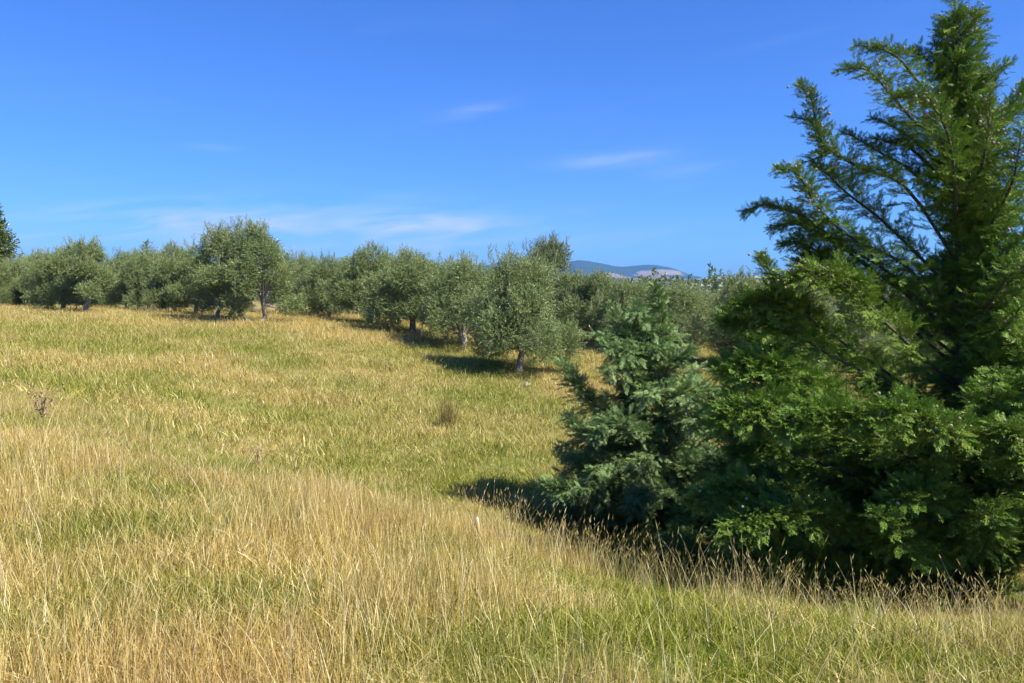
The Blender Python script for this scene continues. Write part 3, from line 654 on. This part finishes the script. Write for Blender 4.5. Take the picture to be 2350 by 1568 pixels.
BIG = [
 dict(p=A((1962, 104, -.5), (2010, 110, -.45), (2060, 132, -.4), (2120, 205, -.2), (2188, 300, 0)), start=.02, blen=.30, cones=8),
 dict(p=A((2040, 120, .1), (2090, 118, .1), (2140, 150, .05), (2190, 235, 0)), start=.05, blen=.34, yellow=.3, cones=6),
 dict(p=A((1928, 160, -.8), (1985, 158, -.75), (2035, 205, -.6), (2100, 280, -.4), (2165, 330, -.3), (2190, 470, 0)), start=.1, blen=.34, yellow=.15, cones=30),
 dict(p=A((2045, 230, -.9), (2090, 215, -.9), (2140, 245, -.9), (2175, 310, -.85), (2192, 420, -.6), (2195, 560, 0)), start=.15, blen=.32, yellow=.3, cones=46),
 dict(p=A((1832, 195, -.6), (1862, 225, -.6), (1876, 300, -.6), (1905, 345, -.6), (1985, 390, -.5), (2080, 430, -.3), (2195, 600, 0)), start=.1, blen=.34, yellow=.2, cones=90),
 dict(p=A((1815, 268, -.5), (1850, 275, -.55), (1878, 295, -.6)), start=.05, blen=.16, r0=.008),
 dict(p=A((1840, 375, -.4), (1875, 362, -.4), (1910, 350, -.5)), start=.05, blen=.16, r0=.008),
 dict(p=A((1998, 270, .3), (2040, 285, .3), (2080, 310, .3), (2130, 350, .2), (2195, 420, 0)), start=.1, blen=.28),
 dict(p=A((2002, 318, .1), (2045, 325, .1), (2095, 345, .1), (2190, 440, 0)), start=.1, blen=.28),
 dict(p=A((1930, 300, .4), (1970, 320, .4), (2020, 350, .3), (2100, 400, .2), (2198, 520, 0)), start=.1, blen=.30),
 dict(p=A((1780, 388, -.7), (1822, 392, -.7), (1850, 430, -.7), (1880, 480, -.6), (1960, 550, -.4), (2080, 610, -.2), (2205, 760, 0)), start=.08, blen=.34, yellow=.35, cones=50),
 dict(p=A((1868, 378, -.1), (1900, 400, -.1), (1940, 440, -.1), (2040, 520, 0), (2200, 680, 0)), start=.1, blen=.36),
 dict(p=A((1704, 486, -.5), (1755, 470, -.5), (1800, 480, -.5), (1850, 500, -.4), (1930, 560, -.3), (2060, 640, -.1), (2205, 800, 0)), start=.02, blen=.24, cones=12),
 dict(p=A((1768, 525, -.2), (1810, 512, -.2), (1850, 520, -.2), (1920, 560, -.1), (2100, 690, 0)), start=.05, blen=.30),
 dict(p=A((1795, 560, 0), (1830, 555, 0), (1880, 580, 0), (1990, 660, 0), (2200, 820, 0)), start=.1, blen=.36),
 dict(p=A((1820, 640, .1), (1860, 600, .1), (1900, 610, .1), (2000, 680, 0), (2205, 850, 0)), start=.1, blen=.40),
 dict(p=A((1742, 586, -1.0), (1765, 620, -1.0), (1788, 668, -.95), (1810, 725, -.9), (1880, 800, -.7), (2205, 960, 0)), start=.02, blen=.24, yellow=.3, cones=8),
 dict(p=A((1690, 700, -.9), (1750, 690, -.9), (1810, 700, -.8), (1900, 760, -.6), (2210, 980, 0)), start=.1, blen=.34, yellow=.2, cones=14),
 dict(p=A((1800, 640, -1.2), (1870, 625, -1.2), (1940, 650, -1.1), (2010, 720, -.8), (2205, 900, 0)), start=.15, blen=.36, yellow=.6, cones=60),
 dict(p=A((1660, 740, -.5), (1720, 725, -.5), (1800, 740, -.4), (1950, 830, -.2), (2215, 1040, 0)), start=.1, blen=.40),
 dict(p=A((1650, 850, -.9), (1710, 835, -.9), (1790, 850, -.9), (1900, 910, -.6), (2215, 1110, 0)), start=.1, blen=.42),
 dict(p=A((1640, 960, -1.1), (1700, 935, -1.1), (1780, 930, -1.1), (1880, 970, -.9), (2215, 1150, 0)), start=.1, blen=.42, cones=20),
 dict(p=A((1680, 1040, -.4), (1740, 1020, -.4), (1830, 1040, -.4), (2215, 1200, 0)), start=.1, blen=.42),
 dict(p=A((1590, 1150, -1.0), (1660, 1120, -1.0), (1740, 1130, -1.0), (1860, 1180, -.8), (2215, 1270, 0)), start=.12, blen=.36, yellow=.1, cones=12),
 dict(p=A((1660, 1225, -1.5), (1730, 1185, -1.5), (1800, 1170, -1.4), (1950, 1200, -1.0), (2215, 1290, 0)), start=.2, blen=.38, yellow=.2, cones=16),
 dict(p=A((1790, 990, -1.7), (1850, 950, -1.7), (1930, 950, -1.6), (2000, 990, -1.2), (2215, 1140, 0)), start=.2, blen=.38, yellow=.1, cones=20),
 dict(p=A((1960, 960, -1.9), (2030, 945, -1.9), (2100, 950, -1.7), (2200, 1060, -.8), (2220, 1150, 0)), start=.3, blen=.34, yellow=.15, cones=36),
 dict(p=A((2110, 960, -1.9), (2180, 985, -1.8), (2250, 1020, -1.2), (2220, 1150, 0)), start=.2, blen=.34, yellow=.3, cones=60),
 dict(p=A((2020, 1180, -1.5), (2090, 1130, -1.5), (2150, 1140, -1.2), (2220, 1240, 0)), start=.25, blen=.30, yellow=.1, cones=14),
 dict(p=A((2050, 1225, -1.3), (2090, 1215, -1.2), (2150, 1230, -.8), (2222, 1290, 0)), start=.25, blen=.26),
 # right-hand boughs, going out of the frame
 dict(p=A((2322, 142, -.3), (2285, 165, -.3), (2240, 200, -.2), (2190, 300, 0)), start=.08, blen=.28, cones=16),
 dict(p=A((2260, 170, .1), (2240, 200, .1), (2195, 300, 0)), start=.08, blen=.2, cones=6),
 dict(p=A((2268, 205, -.6), (2272, 250, -.6), (2262, 340, -.6), (2240, 430, -.4), (2195, 560, 0)), start=.08, blen=.34, yellow=.4, cones=60),
 dict(p=A((2352, 190, -.1), (2335, 225, -.1), (2290, 290, -.1), (2200, 480, 0)), start=.05, blen=.32, cones=14),
 dict(p=A((2400, 230, .2), (2350, 240, .2), (2300, 290, .1), (2200, 480, 0)), start=.05, blen=.30, cones=8),
 dict(p=A((2345, 290, -.8), (2335, 360, -.8), (2310, 450, -.6), (2200, 640, 0)), start=.08, blen=.36, yellow=.25, cones=20),
 dict(p=A((2450, 380, .2), (2380, 420, .2), (2300, 500, .1), (2205, 640, 0)), start=.1, blen=.40),
 dict(p=A((2480, 600, -.9), (2400, 590, -.9), (2310, 640, -.8), (2210, 800, 0)), start=.1, blen=.42, yellow=.2, cones=30),
 dict(p=A((2300, 980, -1.9), (2330, 1020, -1.8), (2340, 1080, -1.5), (2225, 1240, 0)), start=.2, blen=.36, yellow=.3, cones=50),
 # bare low boughs near the ground
 dict(p=A((2080, 1290, -.5), (2120, 1310, -.4), (2170, 1340, -.2), (2222, 1370, 0)), start=.8, blen=.1, r0=.07, fullness=.4),
 dict(p=A((2420, 1335, .1), (2350, 1360, 0), (2280, 1385, 0), (2225, 1400, 0)), start=.9, blen=.1, r0=.055, fullness=.4),
 dict(p=A((1880, 1190, .2), (1940, 1170, .2), (2040, 1230, .1), (2222, 1330, 0)), start=.75, blen=.2, r0=.035, fullness=.5),
]
def biglen(f): return np.interp(f, [0, .05, .15, .38, .5, .6, .75, .9, 1], [1.9, 2.3, 2.5, 2.3, 1.75, 1.1, .55, .28, .12])
conifer('big bright green conifer with grey cones filling the right side', bb, tt, M_CON, BIG,
        dict(n=290, inner=150, pw=1.4, start=.08, z0=.13, z1=.97, len=biglen, rise=lambda f: .02 + .75 * f ** 1.1, bl=.30, spr=.155, step=.021, droop=.12, yel=.12, conep=.35, hook=.08,
             skip=lambda dx, dy, f: (f > .54 and dx < -.3 and f < .9) or (f < .26 and dx > -.7) or (f < .37 and dy < .2 and dx > -.6)), 101, .16, 'conifers on the right')

# bluish conifer, lower down in the hollow
DB = 13.4
bxx = ground_dir(1500, DB); bB = np.array((bxx, DB, H1(bxx, DB))); tB = at(1462, 690, DB)
def Bp(*pts): return [at(vx, vy, DB + dz) for vx, vy, dz in pts]
BLUE = [
 dict(p=Bp((1285, 830, -.3), (1320, 880, -.3), (1370, 930, -.2), (1490, 1010, 0)), start=.05, blen=.40, yellow=0),
 dict(p=Bp((1296, 960, -.5), (1335, 985, -.5), (1390, 1020, -.3), (1495, 1080, 0)), start=.05, blen=.42),
 dict(p=Bp((1245, 1108, -1.0), (1300, 1120, -1.0), (1370, 1130, -.8), (1495, 1190, 0)), start=.02, blen=.34),
 dict(p=Bp((1300, 1050, -.6), (1350, 1070, -.6), (1400, 1090, -.5), (1495, 1150, 0)), start=.02, blen=.40),
 dict(p=Bp((1380, 790, -.5), (1410, 800, -.5), (1450, 850, -.3), (1490, 930, 0)), start=.05, blen=.34, cones=16),
 dict(p=Bp((1395, 700, -.2), (1425, 740, -.2), (1460, 800, -.1), (1485, 880, 0)), start=.02, blen=.30, cones=10),
 dict(p=Bp((1500, 655, 0), (1512, 690, 0), (1520, 740, 0), (1500, 840, 0)), start=.02, blen=.34, yellow=.4),
 dict(p=Bp((1590, 800, -.4), (1560, 820, -.4), (1530, 850, -.3), (1492, 930, 0)), start=.02, blen=.34),
 dict(p=Bp((1650, 900, -.5), (1600, 890, -.5), (1550, 920, -.4), (1492, 1000, 0)), start=.02, blen=.38, yellow=.2),
 dict(p=Bp((1700, 985, -.6), (1640, 970, -.6), (1570, 980, -.5), (1495, 1060, 0)), start=.02, blen=.40, cones=6),
 dict(p=Bp((1690, 1080, -.8), (1630, 1060, -.8), (1570, 1070, -.6), (1495, 1130, 0)), start=.05, blen=.42),
 dict(p=Bp((1440, 1160, -1.3), (1480, 1130, -1.2), (1530, 1130, -.8), (1500, 1170, 0)), start=.1, blen=.32),
 dict(p=Bp((1360, 1010, -1.2), (1400, 970, -1.1), (1450, 980, -.9), (1495, 1050, 0)), start=.1, blen=.34, cones=8),
]
conifer('blue-green drooping conifer standing in the hollow left of the big one', bB, tB, M_BLUE, BLUE,
        dict(n=84, var=.35, hb=.85, start=.10, z0=.08, z1=.96, len=lambda f: np.interp(f, [0, .1, .4, .7, 1], [1.5, 2.05, 1.85, 1.15, .3]), rise=lambda f: -.05 + .55 * f, bl=.38, spr=.18, droop=.45, yel=.12, hook=-.12, step=.026, conep=.12), 202, .10, 'conifers on the right')
# young green conifer between the two, partly behind the big one
DG = 10.6
gx = ground_dir(1775, DG); bG = np.array((gx, DG, H1(gx, DG))); tG = at(1790, 720, DG)
conifer('smaller green conifer behind the left boughs of the big one', bG, tG, M_CON, [],
        dict(n=90, start=.1, z0=.08, z1=.95, len=lambda f: np.interp(f, [0, .15, .5, .8, 1], [1.0, 1.5, 1.35, .8, .25]), rise=lambda f: .0 + .5 * f, bl=.36, spr=.17, step=.026, droop=.25, yel=.05, conep=.2), 303, .08, 'conifers on the right')

# ------------------------------------------------------------------ grass
def blades(seed, n, rad, hmin, hmax, w, bend, tilt, heads=0.0, segs=3, lie=0.0, gr=False):
    r = np.random.default_rng(seed); V = []; Fc = []; rn = []
    for i in range(n):
        a = r.uniform(0, 6.28); R = rad * math.sqrt(r.random()); b = np.array((math.cos(a) * R, math.sin(a) * R, -.03)); h = r.uniform(hmin, hmax)
        az = r.uniform(0, 6.28); tl = abs(r.normal(0, tilt)); 
        if r.random() < lie: tl = r.uniform(.9, 1.4)
        d = np.array((math.cos(az) * math.sin(tl), math.sin(az) * math.sin(tl), math.cos(tl))); az2 = az + r.normal(0, .6); out = np.array((math.cos(az2), math.sin(az2), -.35))
        bd = bend * r.uniform(.2, 1.4); f = r.uniform(0, 6.28); s0 = np.array((math.cos(f), math.sin(f), 0)); rr = r.random(); ww = w * r.uniform(.6, 1.4); k = len(V)
        for j in range(segs + 1):
            t = j / segs; c = b + d * h * t + out * bd * h * t * t
            wj = ww * (1 - t ** 2 * .85); V += [c - s0 * wj / 2, c + s0 * wj / 2]; rn += [rr, rr]
        for j in range(segs): q = k + j * 2; Fc.append((q, q + 1, q + 3, q + 2))
        if r.random() < heads:                     # seed head: two crossed thin lozenges
            hl = r.uniform(.03, .075); dd = unit(d + out * bd * 1.8); c = c - dd * hl * .2
            for s in (s0, np.cross(dd, s0)):
                k = len(V); hw = w * r.uniform(1.3, 2.2); V += [c, c + s * hw / 2 + dd * hl * .35, c + dd * hl, c - s * hw / 2 + dd * hl * .35]; rn += [min(1, rr * .5 + .45)] * 4; Fc.append((k, k + 1, k + 2, k + 3))
    return np.array(V), np.array(Fc), np.array(rn)
def scatter(name, label, tmpls, pts, idx, rot, scl, dry):
    return tag(instancer(name, tmpls, pts, idx, rot, scl, {'dry': dry}), label, 'grass', None, 'stuff')
def field(n, y0, y1, marg=1.6, pw=2.0):
    # points over the wedge of paddock the photograph can see, with a margin
    y = (y0 ** pw + (y1 ** pw - y0 ** pw) * rng.random(n)) ** (1 / pw); half = y * .68 + marg; x = (rng.random(n) * 2 - 1) * half
    return x, y
NG = 4
greenN = [tmpl_object('tuft', blades(500 + i, 76, .20, .05, .17, .0040, .5, .35, lie=.06), M_GREEN) for i in range(NG)]
dryN = [tmpl_object('straw_tuft', blades(520 + i, 46, .20, .10, .38, .0026, .10, .13, heads=.10, lie=.08), M_DRY) for i in range(NG)]
tangN = [tmpl_object('bent_straw', blades(540 + i, 34, .22, .08, .24, .0034, .55, .65, lie=.25), M_DRY) for i in range(NG)]
greenF = [tmpl_object('tuft', blades(560 + i, 84, .62, .09, .23, .011, .5, .35), M_GREEN) for i in range(NG)]
dryF = [tmpl_object('straw_tuft', blades(580 + i, 68, .60, .14, .42, .007, .22, .18, heads=.25), M_DRY) for i in range(NG)]
stalk = [tmpl_object('seed_stalk', blades(600 + i, 5, .12, .40, .70, .0034, .22, .14, heads=1.0, segs=5), M_DRY) for i in range(NG)]
fade = lambda y: 1 - sstep(11.0, 18.5, y)
def lay(name, label, tm, x, y, smin, smax, hfun=None, dadd=0.0, keep=None):
    d = dryness(x, y)
    if keep is not None: k = keep(x, y, d); x, y, d = x[k], y[k], d[k]
    n = len(x); s = rng.uniform(smin, smax, n); hs = s * (hfun(x, y, d) if hfun else 1)
    rot = np.stack([rng.normal(0, .10, n), rng.normal(0, .10, n), rng.uniform(0, 6.28, n)], 1)
    scatter(name, label, tm, np.stack([x, y, H(x, y)], 1), rng.integers(0, len(tm), n), rot, np.stack([s, s, hs], 1), np.clip(d + dadd, 0, 1))
rr_ = lambda n: rng.random(n)
def under(x, y): return 1 - .5 * sstep(1650, 1950, x / np.maximum(y, .5) * 1808 + 1175) * sstep(3.8, 4.8, y) * (1 - sstep(10, 13, y))
hg = lambda x, y, d: (.45 + 1.1 * vnoise(x, y, 1.3, 7)) * under(x, y)
hd = lambda x, y, d: (.6 + .35 * d) * (.35 + 1.1 * vnoise(x, y, 1.1, 8)) * under(x, y)
x, y = field(32000, 1.6, 18.5); lay('green_grass', 'short green grass growing thickly under the straw in the foreground', greenN, x, y, .8, 1.3, hg, 0, lambda x, y, d: rr_(len(x)) < fade(y))
x, y = field(25000, 1.6, 18.5); lay('dry_grass', 'tall dry straw-coloured grass with seed heads in the foreground', dryN, x, y, .75, 1.25, hd, 0, lambda x, y, d: rr_(len(x)) < (1.25 * d - .08) * fade(y))
x, y = field(10000, 1.6, 18); lay('bent_straw', 'tangled bent dry straw lying among the foreground grass', tangN, x, y, .75, 1.25, hg, .05, lambda x, y, d: rr_(len(x)) < (.25 + .9 * d) * fade(y))
x, y = field(16500, 11, 60, 2, 1.75); lay('green_pasture', 'short green grass of the hollow and the far field', greenF, x, y, .6, 1.4, hg, 0, lambda x, y, d: rr_(len(x)) > fade(y))
x, y = field(18500, 11, 66, 2, 1.75); lay('dry_pasture', 'golden dry grass standing across the far field up to the olives', dryF, x, y, .5, 1.35, hd, 0, lambda x, y, d: rr_(len(x)) < (.05 + 1.05 * d) * (1 - fade(y)))
n = 380; vx = 1080 + 1300 * rng.random(n) ** 1.25; yy = 7.3 - (vx - 1100) / 1500 * 1.2 + rng.normal(0, .45, n); yy[vx > 1900] -= .6
x = (vx - 1175) / 1808 * yy
n2 = 300; y2 = rng.uniform(2.6, 9.5, n2); x2 = (rng.random(n2) * 2 - 1) * y2 * .66
lay('seed_stalks', 'tall thin seed-headed grass stalks standing up along the crest before the conifers', stalk, np.concatenate([x, x2]), np.concatenate([yy, y2]), .55, 1.0, lambda x, y, d: .4 + .6 * under(x, y), .25)

# ------------------------------------------------------------------ small things
def rush():
    Y = 21.5; x = ground_dir(1025, Y); geo = blades(701, 240, .22, .55, .92, .010, .10, .20, segs=4); V, Fc, rn = geo
    e = link('rush_clump', mk_mesh('rush_clump', V * [1, 1, 1], Fc, M_RUSHP, {'rnd': rn}), None, (x, Y, H1(x, Y)), 0, (1.0, 1.0, 1.05))
    tag(e, 'upright brown-green rush clump alone in the middle of the field', 'rush')
M_RUSHP = foliage_material('rush_stem_colour', [(0, (.10, .09, .025)), (.5, (.19, .16, .045)), (1, (.34, .25, .09))], (.2, .15, .05), .2, .04, None, 0)
rush()
def thistle(vx, vy, Y, h, label, seed, n=9):
    r = np.random.default_rng(seed); x = ground_dir(vx, Y); a = Acc(); hd_ = Acc()
    for i in range(n):
        t = np.array((r.normal(0, .16), r.normal(0, .14), h * r.uniform(.55, 1))); P = curve([(0, 0, 0), t * [.2, .2, .5], t], 6); tube(a, P, np.linspace(.010, .004, 6), 4)
        hd_.add(CV * [.016, .016, .020] * r.uniform(.8, 1.3) + t, CF)
        for k in range(5):
            q = P[r.integers(1, 5)]; d = unit(r.normal(size=3)) * .08; tube(a, np.array([q, q + d * .6, q + d + [0, 0, -.02]]), np.array((.006, .009, .002)), 3)
    e = link('thistle', a.mesh('thistle', M_THISTLE, True), None, (x, Y, H1(x, Y))); tag(e, label, 'weed', 'dead weeds in the field')
    link('seed_heads', hd_.mesh('seed_heads', M_THISTLE, True), e)
thistle(90, 0, 10.5, .6, 'dead brown thistle standing in the field near the left edge', 1)
thistle(585, 0, 13.5, .6, 'dark dead dock stalks in the green patch left of centre', 2, 12)
def post(name, label, vx, Y, h, rad, m, lean=0.0, cat='stake', group=None, cap=None, sink=.2, n=10):
    x = ground_dir(vx, Y); a = Acc(); P = np.array([(0, 0, -sink), (lean * h * .5, 0, h * .5), (lean * h, 0, h)]); tube(a, P, np.array((rad, rad, rad * .96)), n, .03)
    e = link(name, a.mesh(name, m), None, (x, Y, H1(x, Y))); tag(e, label, cat, group)
    if cap:
        b = Acc(); d = unit(np.array((lean, 0, 1.))); t = P[-1]; tube(b, np.array([t, t + d * .02, t + d * .03]), np.array((rad * 1.1, rad * 1.12, rad * .9)), n); link('cap', b.mesh('cap', cap), e)
    return e
post('stake', 'pale wooden stake beside the slim trunk of the third front olive', 966, 38.5, .95, .035, M_STAKE, .10, group='stakes in the orchard')
post('stake', 'thin yellowish stake under the twiggy olives right of the tall pair', 822, 50, .95, .035, M_STAKE, .02, group='stakes in the orchard')
post('stake', 'black-and-white stake right of the V-forked olive trunk', 861, 42.5, 1.15, .045, M_STAKE, -.06, group='stakes in the orchard')
post('stake', 'thin dark stake in the gap right of the nearest olive', 1317, 40, 1.2, .022, M_CBARK, .0, group='stakes in the orchard')
post('stake', 'thin stake left of the highest olive', 548, 46, .8, .03, M_STAKE, .02, group='stakes in the orchard')
post('stake', 'dark support pole between the two leftmost visible trunks', 176, 48.5, 1.5, .025, M_CBARK, .0, group='stakes in the orchard')
post('fence_post', 'pale wooden post left of the crooked dark trunk', 131, 62, 1.7, .10, M_STAKE, .0, 'post')
post('pipe_stub', 'short leaning orange-brown stub with a white top in the crest grass', 1108, 6.6, .25, .018, M_STUB, -.22, 'stub', cap=M_STUBTOP)
def stone(vx, Y, s, label, seed):
    import bmesh
    r = np.random.default_rng(seed); bm = bmesh.new(); bmesh.ops.create_icosphere(bm, subdivisions=3, radius=1)
    for v in bm.verts:
        p = np.array(v.co); v.co = Vector(p * np.array((s, s * .7, s * .4)) * (1 + .18 * math.sin(p[0] * 3 + seed) + .12 * math.cos(p[1] * 5)))
    me = bpy.data.meshes.new('stone'); bm.to_mesh(me); bm.free(); me.materials.append(M_STONE); x = ground_dir(vx, Y)
    tag(link('stone', me, None, (x, Y, H1(x, Y) + .02), r.uniform(0, 3)), label, 'stone', 'pale stones in the field')
stone(1208, 28.2, .24, 'flat pale stone in the grass below the nearest olive trunk', 1)
